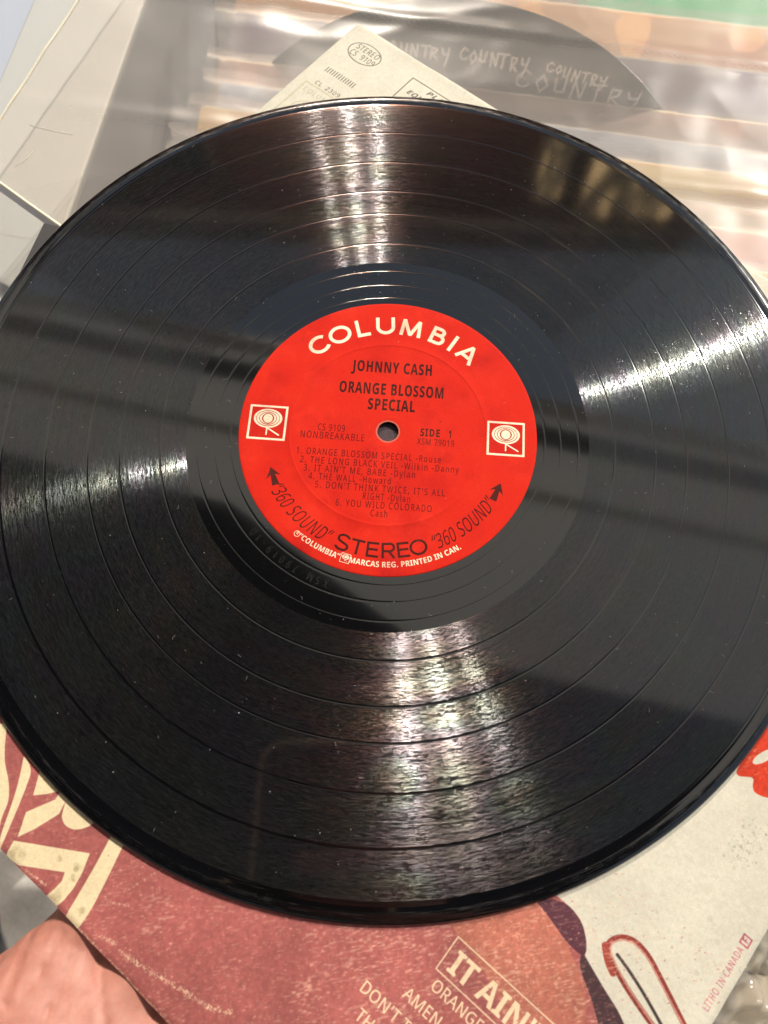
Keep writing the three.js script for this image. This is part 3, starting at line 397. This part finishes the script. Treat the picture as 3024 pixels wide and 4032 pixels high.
// ---------- table, ground and what lies far below ----------
{
  const woodTex = canvasTex(512, 512, (g, w) => { g.fillStyle = '#8a6f50'; g.fillRect(0, 0, w, w); for (let i = 0; i < 900; i++) { g.fillStyle = `rgba(${hash(i, 1) < 0.5 ? '60,40,25' : '190,160,120'},0.12)`; g.fillRect(w * hash(i, 2), w * hash(i, 3), w * 0.4 * hash(i, 4), 1 + hash(i, 5)); } });
  const table = thing('market_table', 'wooden stall table standing under the record crate', 'table');
  const tm = std({ map: woodTex, roughness: 0.7 });
  const tt = new RoundedBoxGeometry(1.6, 0.03, 0.6, 2, 0.004); tt.translate(0.3, -0.257, -0.155); mesh('table_top', tt, tm, table);
  for (const [x, z] of [[-0.45, 0.08], [1.05, 0.08], [-0.45, -0.4], [1.05, -0.4]]) { const l = new RoundedBoxGeometry(0.05, 1.035, 0.05, 2, 0.004); l.translate(x, -0.791, z); mesh('leg', l, tm, table); }
  const sb = thing('storage_box', 'pale blue white lidded box standing left of the record crate', 'box'), blue = std({ color: lin(0.46, 0.52, 0.62), roughness: 0.55 });
  mesh('box_body', rowG(new RoundedBoxGeometry(0.35, 0.15, 0.4, 3, 0.006), -416, -155, -240), blue, sb); mesh('lid', rowG(new RoundedBoxGeometry(0.36, 0.016, 0.41, 3, 0.005), -416, -80, -240), blue, sb);
  const sP = [], sU = [], sI = []; for (let i = 0; i <= 40; i++) for (let j = 0; j <= 8; j++) { const t = i / 40, w = (j / 8 - 0.5) * (38 + 10 * Math.sin(t * 9)), p = mm(-262 + 74 * t - 0.3 * w, -70.5 + 2.2 * noise2(t * 14, j * 0.9), -330 + 190 * t + w * 0.5); sP.push(p.x + w * 0.0008, p.y, p.z); sU.push(t, j / 8); } for (let i = 0; i < 40; i++) for (let j = 0; j < 8; j++) { const q = i * 9 + j; sI.push(q, q + 9, q + 1, q + 1, q + 9, q + 10); }
  tag(mesh('cloth_strip', buf(sP, sU, sI), std({ color: lin(0.55, 0.5, 0.42), roughness: 0.9, side: THREE.DoubleSide })), 'beige cloth strip lying across the pale blue box at far left', 'cloth');
  const gt = canvasTex(1024, 1024, (g, w) => { const im = g.createImageData(w, w); for (let y = 0; y < w; y++) for (let x = 0; x < w; x++) { const v = 0.8 + 0.5 * (fbm(x * 0.02, y * 0.02, 5) - 0.48) + 0.12 * (hash(x, y) - 0.5), o = (y * w + x) * 4; im.data[o] = 236 * v; im.data[o + 1] = 231 * v; im.data[o + 2] = 222 * v; im.data[o + 3] = 255; } g.putImageData(im, 0, 0); });
  gt.wrapS = gt.wrapT = THREE.RepeatWrapping; gt.repeat.set(40, 40);
  const gr = new THREE.PlaneGeometry(80, 80); gr.rotateX(-Math.PI / 2); gr.translate(0, -1.31, 0);
  mesh('ground', gr, std({ map: gt, roughness: 0.9 })).userData.kind = 'structure';
  const bag = thing('dark_bag', 'dark rounded bag lying on the pale ground at lower left', 'bag');
  const bg = new THREE.SphereGeometry(1, 40, 24); { const p = bg.attributes.position; for (let i = 0; i < p.count; i++) { const v = new THREE.Vector3().fromBufferAttribute(p, i), k = 1 + 0.12 * (fbm(v.x * 2 + 5, v.y * 2 + v.z * 2, 3) - 0.5); p.setXYZ(i, v.x * 0.17 * k, v.y * 0.09 * k, v.z * 0.13 * k); } bg.computeVertexNormals(); }
  mesh('bag_body', bg, std({ color: lin(0.018, 0.018, 0.02), roughness: 0.8 }), bag); bag.position.set(-0.82, -1.225, 0.43);
  const st = new THREE.TubeGeometry(new THREE.CatmullRomCurve3([new THREE.Vector3(-0.1, 0.06, 0), new THREE.Vector3(-0.05, 0.14, 0.02), new THREE.Vector3(0.04, 0.14, 0.03), new THREE.Vector3(0.1, 0.06, 0)]), 24, 0.008, 8); mesh('bag_handle', st, std({ color: lin(0.02, 0.02, 0.02), roughness: 0.7 }), bag);
}

// ---------- smooth bodies from joined capsules (surface nets) ----------
const cap = (p, a, b, ra, rb) => { const bx = b[0] - a[0], by = b[1] - a[1], bz = b[2] - a[2], px = p[0] - a[0], py = p[1] - a[1], pz = p[2] - a[2]; const t = Math.max(0, Math.min(1, (px * bx + py * by + pz * bz) / (bx * bx + by * by + bz * bz || 1))); return Math.hypot(px - t * bx, py - t * by, pz - t * bz) - (ra + (rb - ra) * t); };
const smin = (a, b, k) => { const h = Math.max(0, Math.min(1, 0.5 + 0.5 * (b - a) / k)); return b + (a - b) * h - k * h * (1 - h); };
const caps = (list, k) => (p) => { let d = 1e9; for (const [a, b, ra, rb, kk] of list) d = smin(d, cap(p, a, b, ra, rb), kk || k); return d; };
function nets(f, lo, hi, h) { // distances and positions in mm
  const n = [0, 1, 2].map((i) => Math.ceil((hi[i] - lo[i]) / h) + 1), v = new Float32Array(n[0] * n[1] * n[2]), id = (x, y, z) => x + n[0] * (y + n[1] * z);
  for (let z = 0; z < n[2]; z++) for (let y = 0; y < n[1]; y++) for (let x = 0; x < n[0]; x++) v[id(x, y, z)] = f([lo[0] + x * h, lo[1] + y * h, lo[2] + z * h]);
  const cell = new Map(), pos = [], nor = [], idx = [];
  const E = [[0, 1], [2, 3], [4, 5], [6, 7], [0, 2], [1, 3], [4, 6], [5, 7], [0, 4], [1, 5], [2, 6], [3, 7]];
  for (let z = 0; z < n[2] - 1; z++) for (let y = 0; y < n[1] - 1; y++) for (let x = 0; x < n[0] - 1; x++) {
    const c = []; let s = 0; for (let k = 0; k < 8; k++) { c[k] = v[id(x + (k & 1), y + (k >> 1 & 1), z + (k >> 2))]; if (c[k] < 0) s++; }
    if (!s || s === 8) continue;
    let m = 0, q = [0, 0, 0]; for (const [a, b] of E) if ((c[a] < 0) !== (c[b] < 0)) { const t = c[a] / (c[a] - c[b]); for (let i = 0; i < 3; i++) { const pa = a >> i & 1, pb = b >> i & 1; q[i] += pa + (pb - pa) * t; } m++; }
    const P = [lo[0] + (x + q[0] / m) * h, lo[1] + (y + q[1] / m) * h, lo[2] + (z + q[2] / m) * h];
    cell.set(id(x, y, z), pos.length / 3); pos.push(P[0] * K, P[1] * K, P[2] * K);
    const e = h * 0.5, g = [0, 1, 2].map((i) => { const A = [...P], B = [...P]; A[i] += e; B[i] -= e; return f(A) - f(B); }), l = Math.hypot(...g) || 1; nor.push(g[0] / l, g[1] / l, g[2] / l);
  }
  const quad = (a, b, c, d, flip) => { if ([a, b, c, d].some((i) => i === undefined)) return; if (flip) idx.push(a, b, c, a, c, d); else idx.push(a, c, b, a, d, c); };
  for (let z = 1; z < n[2] - 1; z++) for (let y = 1; y < n[1] - 1; y++) for (let x = 1; x < n[0] - 1; x++) {
    const s = v[id(x, y, z)] < 0, G = (a, b, c) => cell.get(id(a, b, c));
    if (s !== (v[id(x + 1, y, z)] < 0)) quad(G(x, y - 1, z - 1), G(x, y, z - 1), G(x, y, z), G(x, y - 1, z), s);
    if (s !== (v[id(x, y + 1, z)] < 0)) quad(G(x - 1, y, z - 1), G(x - 1, y, z), G(x, y, z), G(x, y, z - 1), s);
    if (s !== (v[id(x, y, z + 1)] < 0)) quad(G(x - 1, y - 1, z), G(x, y - 1, z), G(x, y, z), G(x - 1, y, z), s);
  }
  return buf(pos, pos.reduce((o, _, i) => { if (i % 3 === 0) o.push(pos[i] * 25, pos[i + 2] * 25); return o; }, []), idx, nor);
}
// ---------- the person holding the cover, seen only as one hand (the rest is mirrored in the vinyl) ----------
{
  const person = thing('person', 'person in dark clothing whose hand holds the cover from below at lower left', 'person');
  const c3 = (u, v, y) => [CT[0] + CU[0] * u + CV[0] * v, y, CT[1] + CU[1] * u + CV[1] * v];
  // left hand, palm up under the cover; fingers run up under it, thumb spread to the left
  const wr = c3(196, 414, -28), F = [];
  const chain = (pts, k) => { for (let i = 0; i + 1 < pts.length; i++) F.push([pts[i][0], pts[i + 1][0], pts[i][1], pts[i + 1][1], k]); };
  const ix = c3(164, 328, -13.5), mi = c3(184, 326.5, -13.2), ri = c3(204, 327.5, -12.8), pi = c3(223, 330, -13);
  chain([[c3(182, 396, -20), 15], [c3(166, 350, -12), 15], [ix, 12.5]], 12); chain([[c3(190, 396, -21), 16], [c3(186, 350, -10.5), 15], [mi, 13]], 13); chain([[c3(202, 396, -22), 16], [c3(205, 352, -10), 15], [ri, 12.5]], 13); chain([[c3(212, 396, -23), 15], [c3(222, 356, -10.5), 15], [pi, 11.5]], 13);
  chain([[ix, 10.5], [c3(160, 276, -14), 9], [c3(159, 251, -13.2), 8], [c3(159, 231, -12.6), 7]], 3); chain([[mi, 11], [c3(182, 268, -14.5), 9.5], [c3(181, 239, -13.6), 8.3], [c3(181, 217, -12.8), 7.2]], 3); chain([[ri, 10.5], [c3(204, 275, -14), 9], [c3(204, 248, -13.2), 8], [c3(204, 227, -12.6), 7]], 3); chain([[pi, 9.5], [c3(226, 292, -13.5), 8], [c3(227, 271, -12.8), 7], [c3(228, 254, -12.2), 6.2]], 3);
  chain([[c3(178, 398, -22), 18], [c3(158, 382, -15), 18], [c3(140, 372, -17), 14.5]], 10); chain([[c3(140, 372, -17), 13.5], [c3(108, 366, -18), 11], [c3(84, 358, -18), 8.5]], 8); chain([[c3(164, 350, -16), 12], [c3(144, 368, -18), 13]], 9); chain([[c3(152, 372, -16), 17], [c3(118, 388, -18), 15]], 10);
  chain([[wr, 21], [c3(192, 380, -24), 18]], 8);
  const elbow = [-130, -230, 560]; F.push([wr, elbow, 22, 36, 10]);
  F.push([c3(168, 340, -13), c3(222, 342, -13), 13.5, 13.5, 12], [c3(172, 362, -13), c3(216, 362, -13), 15, 15, 12]);
  const hf = caps(F, 6);
  // creases of the palm as shallow real grooves: fans from the root of the index finger
  const cr = [[[151, 322], [162, 336], [168, 352], [170, 372]], [[166, 317], [172, 330], [176, 345], [178, 362]], [[172, 316], [188, 325], [204, 334], [226, 338]], [[150, 332], [160, 344], [164, 360]], [[146, 338], [152, 341], [160, 341]], [[160, 318], [163, 326], [164, 335]], [[182, 330], [186, 340], [187, 352]]].map((l) => l.map(([u, v]) => c3(u, v, 0)));
  const hand = (p) => { let d = hf(p); if (d > 4 || d < -6 || p[1] < -34) return d; for (const l of cr) for (let i = 0; i + 1 < l.length; i++) { const a = l[i], b = l[i + 1], bx = b[0] - a[0], bz = b[2] - a[2], t = Math.max(0, Math.min(1, ((p[0] - a[0]) * bx + (p[2] - a[2]) * bz) / (bx * bx + bz * bz))), q = Math.hypot(p[0] - a[0] - t * bx, p[2] - a[2] - t * bz); d += 0.45 * Math.exp(-(q * q) / 1.4); } return d + 0.25 * (noise2(p[0] * 0.1, p[2] * 0.16) - 0.5); };
  const handGeo = nets(hand, [-170, -75, 30], [60, 16, 300], 1.5);
  // right hand round the phone
  const cp = camera.position, up = new THREE.Vector3(0, 1, 0).applyEuler(camera.rotation), rt = new THREE.Vector3(1, 0, 0).applyEuler(camera.rotation), bk = new THREE.Vector3(0, 0, 1).applyEuler(camera.rotation);
  const ph = (x, y, z) => { const q = cp.clone().multiplyScalar(1 / K).addScaledVector(rt, x).addScaledVector(up, y).addScaledVector(bk, z); return [q.x, q.y, q.z]; };
  const Rg = [], ch2 = (pts, k) => { for (let i = 0; i + 1 < pts.length; i++) Rg.push([pts[i][0], pts[i + 1][0], pts[i][1], pts[i + 1][1], k]); };
  const wr2 = ph(40, -165, 30);
  for (const [y, len, r] of [[-62, 0, 9], [-82, 4, 9.5], [-102, 2, 9], [-120, -6, 8]]) ch2([[ph(26, -128 + (y + 92) * 0.4, 22), 13], [ph(26, y - 4, 10), 12], [ph(10, y, -9 - 2), r], [ph(-18 - len, y + 2, -10), r - 1], [ph(-40 - len, y + 3, -8), r - 2]], 3);
  ch2([[ph(30, -130, 26), 15], [ph(24, -96, 26), 12], [ph(6, -72, 20), 9.5], [ph(-10, -58, 17), 8]], 5); ch2([[wr2, 22], [ph(30, -130, 24), 18]], 8);
  Rg.push([wr2, [290, -60, 560], 22, 36, 8]);
  const rg2 = nets(caps(Rg, 5), ph(-80, -60, -40).map((v, i) => v - [20, 60, 20][i]), ph(80, -60, 60).map((v, i) => v + [90, 60, 170][i]), 3);
  // head and neck
  const hc = [60, 445, 450], skull = (p) => { let d = Math.hypot((p[0] - hc[0]) / 0.8, p[1] - hc[1], (p[2] - hc[2]) / 1.0) - 95; const fz = hc[2] - 70, fy = hc[1] - 30;
    d = smin(d, cap(p, [hc[0], hc[1] - 75, hc[2] - 55], [hc[0], hc[1] - 40, hc[2] - 30], 34, 55), 20); d = smin(d, cap(p, [hc[0], fy - 6, fz - 32], [hc[0], fy + 28, fz - 18], 10, 6), 8); for (const s of [-1, 1]) { d = smin(d, cap(p, [hc[0] + s * 78, hc[1] - 22, hc[2] + 8], [hc[0] + s * 82, hc[1] + 18, hc[2] + 14], 7, 9), 5); d = -smin(-d, Math.hypot(p[0] - hc[0] - s * 32, p[1] - hc[1] - 2, p[2] - fz + 24) - 13, 6); } d = smin(d, cap(p, [hc[0] - 20, fy - 38, fz - 10], [hc[0] + 20, fy - 38, fz - 10], 7, 7), 5); return smin(d, cap(p, [70, 200, 560], [60, 375, 475], 62, 58), 25); };
  const headGeo = nets(skull, [-70, 160, 310], [185, 565, 640], 7);
  const bare = canvasTex(512, 512, (g, w) => { const im = g.createImageData(w, w); for (let y = 0; y < w; y++) for (let x = 0; x < w; x++) { const v = fbm(x * 0.03, y * 0.03, 5) - 0.48, m = fbm(x * 0.12 + 50, y * 0.12, 3) - 0.45, o = (y * w + x) * 4; im.data[o] = 189 + 22 * v + 5 * m; im.data[o + 1] = 129 + 30 * v - 9 * m; im.data[o + 2] = 113 + 28 * v - 8 * m; im.data[o + 3] = 255; } g.putImageData(im, 0, 0); });
  bare.wrapS = bare.wrapT = THREE.RepeatWrapping;
  const skinBump = dataTex(512, 512, (x, y) => { const v = 128 + 80 * (fbm(x * 0.09, y * 0.25, 4) - 0.48) + 70 * (noise2(x * 0.5, y * 0.5) - 0.5); return [v, v, v, 255]; }, true); skinBump.repeat.set(2, 2);
  const skin = std({ map: bare, roughness: 0.48, bumpMap: skinBump, bumpScale: 0.00008, sheen: 0.25, sheenColor: lin(1, 0.5, 0.4), sheenRoughness: 0.5 });
  mesh('body', mergeGeometries([handGeo, rg2, headGeo]), skin, person);
  const dark = std({ color: lin(0.02, 0.019, 0.022), roughness: 0.85 });
  const jk = caps([[[70, 140, 600], [80, -320, 640], 150, 160], [[-110, 120, 610], [250, 120, 610], 75, 75], [[-120, 120, 610], [-170, -210, 610], 62, 52], [[-170, -210, 610], [wr[0] - 6, wr[1] - 20, wr[2] + 40], 52, 36], [[265, 115, 600], [300, -80, 590], 62, 52], [[300, -80, 590], [wr2[0] + 30, wr2[1] - 26, wr2[2] + 45], 52, 36]], 45);
  mesh('jacket', nets(jk, [-260, -500, 330], [400, 260, 830], 13), dark, person);
  const tr = caps([[[10, -400, 640], [0, -820, 640], 105, 75], [[0, -820, 640], [-5, -1255, 650], 75, 52], [[150, -400, 640], [165, -820, 640], 105, 75], [[165, -820, 640], [170, -1255, 650], 75, 52]], 35);
  mesh('trousers', nets(tr, [-140, -1300, 480], [310, -260, 800], 16), std({ color: lin(0.03, 0.035, 0.05), roughness: 0.9 }), person);
  for (const x of [-8, 172]) mesh('shoe', nets(caps([[[x, -1275, 660], [x, -1280, 540], 36, 30]], 5), [x - 60, -1320, 470], [x + 60, -1225, 730], 9), dark, person);
  mesh('hair', nets((p) => Math.max(Math.hypot((p[0] - hc[0]) / 0.82, p[1] - hc[1], p[2] - hc[2]) - 104 + 5 * (noise2(p[0] * 0.08, p[2] * 0.08 + p[1] * 0.05) - 0.5), -(p[1] - hc[1] - 0.75 * (hc[2] - p[2]) - 5)), [-65, 365, 320], [190, 575, 590], 7), std({ color: lin(0.03, 0.02, 0.015), roughness: 0.6 }), person);

  // the phone that takes the picture
  const phone = thing('mobile_phone', 'dark mobile phone with metal frame held above the record', 'phone');
  const shape = (w, h, r) => { const s = new THREE.Shape(), x = -w / 2, y = -h / 2; s.moveTo(x + r, y); s.lineTo(x + w - r, y); s.absarc(x + w - r, y + r, r, -Math.PI / 2, 0); s.lineTo(x + w, y + h - r); s.absarc(x + w - r, y + h - r, r, 0, Math.PI / 2); s.lineTo(x + r, y + h); s.absarc(x + r, y + h - r, r, Math.PI / 2, Math.PI); s.lineTo(x, y + r); s.absarc(x + r, y + r, r, Math.PI, 1.5 * Math.PI); return s; };
  const W = 78, H = 160, fr = shape(W, H, 14); const inner = shape(W - 3.4, H - 3.4, 12.4); fr.holes.push(inner);
  const G1 = new THREE.ExtrudeGeometry(fr, { depth: 7, bevelEnabled: true, bevelSize: 0.5, bevelThickness: 0.5, bevelSegments: 3, curveSegments: 16 });
  const G2 = new THREE.ExtrudeGeometry(shape(W - 3.4, H - 3.4, 12.4), { depth: 6.6, bevelEnabled: false, curveSegments: 16 });
  G2.translate(0, 0, 0.2);
  phone.position.copy(cp); phone.rotation.copy(camera.rotation);
  for (const [n, g, m] of [['metal_frame', G1, std({ color: lin(0.95, 0.78, 0.55), metalness: 0.8, roughness: 0.45 })], ['glass_back', G2, std({ color: lin(0.01, 0.01, 0.012), roughness: 0.1 })]]) { g.scale(K, K, K); g.translate(-30 * K, -69 * K, 1.2 * K); mesh(n, g, m, phone); }
}

// ---------- what the vinyl mirrors: stall canopy, the building across the way with added lights and glowing panes ----------
{
  const canopy = thing('stall_canopy', 'stall canopy of white and navy fabric on poles above the records', 'canopy');
  const fab = std({ color: lin(0.86, 0.85, 0.82), roughness: 0.95, transmission: 0.55, thickness: 0, side: THREE.DoubleSide });
  const fz = (x) => -1.235 + 0.2 * x;
  const cloth = (z0, z1, NZ) => { const P = [], U = [], I = [], NX = 30; for (let j = 0; j <= NZ; j++) for (let i = 0; i <= NX; i++) { const x = -2.6 + 4.1 * i / NX, m = Math.min(0.95, Math.max(0.6, 0.72 + 0.5 * (x + 0.3))), lo = z0 < 0 ? m : z0, hi = z1 < 0 ? m : z1, dz = lo + (hi - lo) * j / NZ, z = fz(x) + dz; P.push(x, 2.2 + 0.12 * Math.sin(Math.PI * dz / 3.4) + 0.03 * (noise2(x * 2, dz * 2) - 0.5), z); U.push(i / NX, j / NZ); }
    for (let j = 0; j < NZ; j++) for (let i = 0; i < NX; i++) { const a = j * (NX + 1) + i; I.push(a, a + 1, a + NX + 1, a + 1, a + NX + 2, a + NX + 1); } return buf(P, U, I); };
  mesh('white_fabric', cloth(0, -1, 8), fab, canopy);
  mesh('navy_fabric', cloth(-1, 3.4, 20), std({ color: lin(0.03, 0.035, 0.06), roughness: 0.9, side: THREE.DoubleSide }), canopy);
  const bar = (a, b, r, m, n) => { const g = new THREE.TubeGeometry(new THREE.LineCurve3(a, b), 1, r, 10); return mesh(n, g, m, canopy); };
  const steel = std({ color: lin(0.05, 0.05, 0.055), roughness: 0.4 }), alu = std({ color: lin(0.75, 0.72, 0.66), roughness: 0.45, metalness: 0.6 });
  const V = (x, y, dz) => new THREE.Vector3(x, y, fz(x) + dz);
  bar(V(-2.6, 2.17, 0.0), V(1.5, 2.17, 0.0), 0.03, alu, 'edge_pole'); bar(V(-2.6, 2.14, 0.13), V(1.5, 2.14, 0.13), 0.036, steel, 'roof_beam'); bar(V(-2.6, 2.2, 0.34), V(1.5, 2.2, 0.34), 0.02, alu, 'edge_pole'); bar(V(-2.6, 2.22, 1.7), V(1.5, 2.22, 1.7), 0.04, steel, 'roof_beam');
  for (const [x, dz] of [[-2.55, 0.1], [1.45, 0.1], [-2.55, 3.3], [1.45, 3.3]]) bar(new THREE.Vector3(x, -1.305, fz(x) + dz), new THREE.Vector3(x, 2.17, fz(x) + dz), 0.025, steel, 'pole');

  const bd = thing('brick_building', 'tall brown brick building across the way with added glowing panes', 'building');
  const brick = canvasTex(512, 512, (g, w) => { g.fillStyle = '#6e4b3a'; g.fillRect(0, 0, w, w); for (let y = 0; y < 32; y++) for (let x = -1; x < 12; x++) { const k = hash(x, y), c = 90 + 60 * k; g.fillStyle = `rgb(${c},${c * 0.56},${c * 0.4})`; g.fillRect(x * 44 + (y % 2) * 22 + 2, y * 16 + 2, 40, 12); } });
  brick.wrapS = brick.wrapT = THREE.RepeatWrapping; brick.repeat.set(14, 12);
  const wall = new THREE.BoxGeometry(11.2, 8.3, 4); wall.translate(-0.9, 2.84, -8.05); mesh('wall', wall, std({ map: brick, roughness: 0.85 }), bd);
  const cor = new THREE.BoxGeometry(11.5, 0.35, 4.3); cor.translate(-0.9, 7.13, -8.05); mesh('cornice', cor, std({ color: lin(0.3, 0.26, 0.22), roughness: 0.8 }), bd);
  const glowFolds = canvasTex(256, 256, (g, w) => { const im = g.createImageData(w, w); for (let y = 0; y < w; y++) for (let x = 0; x < w; x++) { const f = fbm(x * 0.035 + 3 + 0.8 * noise2(y * 0.03, 2), y * 0.009, 4), k = Math.min(1, Math.max(0, 0.12 + 2.6 * (f - 0.36))), o = (y * w + x) * 4; im.data[o] = 255 * k; im.data[o + 1] = 236 * k; im.data[o + 2] = 205 * k; im.data[o + 3] = 255; } g.putImageData(im, 0, 0); });
  const lit = std({ emissiveMap: glowFolds, color: lin(0.6, 0.5, 0.35), roughness: 0.9, emissive: lin(1.0, 0.78, 0.48), emissiveIntensity: 8 }), darkPane = std({ color: lin(0.02, 0.025, 0.03), roughness: 0.05 }), frm = std({ color: lin(0.16, 0.1, 0.07), roughness: 0.7 });  // panes glow by added emission, for sunlit warm patches mirrored in the vinyl
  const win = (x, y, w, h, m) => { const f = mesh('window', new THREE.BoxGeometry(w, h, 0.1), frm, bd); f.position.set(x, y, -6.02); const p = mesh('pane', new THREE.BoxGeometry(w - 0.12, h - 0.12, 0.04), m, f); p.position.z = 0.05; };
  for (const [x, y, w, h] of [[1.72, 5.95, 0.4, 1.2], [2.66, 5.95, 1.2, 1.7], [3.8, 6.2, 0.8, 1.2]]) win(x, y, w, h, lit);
  for (const x of [-5.2, -3.8, -2.4]) for (const y of [1.2, 3.4, 5.6]) win(x, y, 0.8, 1.3, darkPane);
  for (const x of [0.5, 2.2, 3.6]) for (const y of [1.2, 3.6]) win(x, y, 0.8, 1.3, darkPane);
  for (const [w, h, d, x, z, words] of [[4, 10, 16, -9.5, 2, 'plain grey block added on the left to darken the reflections'], [16, 10, 4, -1, 11, 'plain grey block added behind the photographer to darken the reflections']]) { const o = thing('grey_blocker', words, 'building'), g = new THREE.BoxGeometry(w, h, d); g.translate(0, h / 2 - 1.31, 0); mesh('wall', g, std({ color: lin(0.13, 0.125, 0.12), roughness: 0.9 }), o); const r = new THREE.BoxGeometry(w + 0.3, 0.3, d + 0.3); r.translate(0, h - 1.16, 0); mesh('roof', r, frm, o); o.position.set(x, 0, z); }  // two unseen blocks added to cut the sky light caught by the grooves
  // three added point lights with bulbs, for sun glints running down the grooves
  const L0 = thing('glint_light', '', 'added_light');
  const cage = new THREE.CylinderGeometry(0.03, 0.045, 0.05, 16); cage.translate(0, 0.066, 0); mesh('glint_cap', cage, std({ color: lin(0.05, 0.05, 0.05), roughness: 0.5 }), L0);
  mesh('glint_bulb', new THREE.SphereGeometry(0.042, 20, 14), std({ color: lin(0.9, 0.85, 0.7), emissive: lin(1, 0.9, 0.72), emissiveIntensity: 4 }), L0);
  const arm = new THREE.CylinderGeometry(0.015, 0.015, 0.2, 8); arm.rotateX(Math.PI / 2); arm.translate(0, 0.095, -0.12); mesh('glint_arm', arm, std({ color: lin(0.05, 0.05, 0.05), roughness: 0.5 }), L0);
  const spots = [[-0.82, 4.63, 30, 'added light on the brick wall for a sun glint, farthest from the glowing panes'], [-0.49, 4.61, 64, 'added light on the brick wall for a sun glint, between two others'], [-0.19, 4.65, 62, 'added light on the brick wall for a sun glint, nearest the glowing panes']];
  spots.forEach(([x, y, cd, words], i) => { const l = i ? L0.clone() : L0; if (i) { l.name = `glint_light_00${i}`; scene.add(l); } l.position.set(x, y, -5.82); l.userData = { label: words, category: 'added_light', group: 'added lights on the brick wall' };
    const p = new THREE.PointLight(new THREE.Color(1, 0.93, 0.8), cd); p.castShadow = true; p.shadow.radius = 2; p.position.set(x, y, -5.82); scene.add(p); });
}
renderer.render(scene, camera);
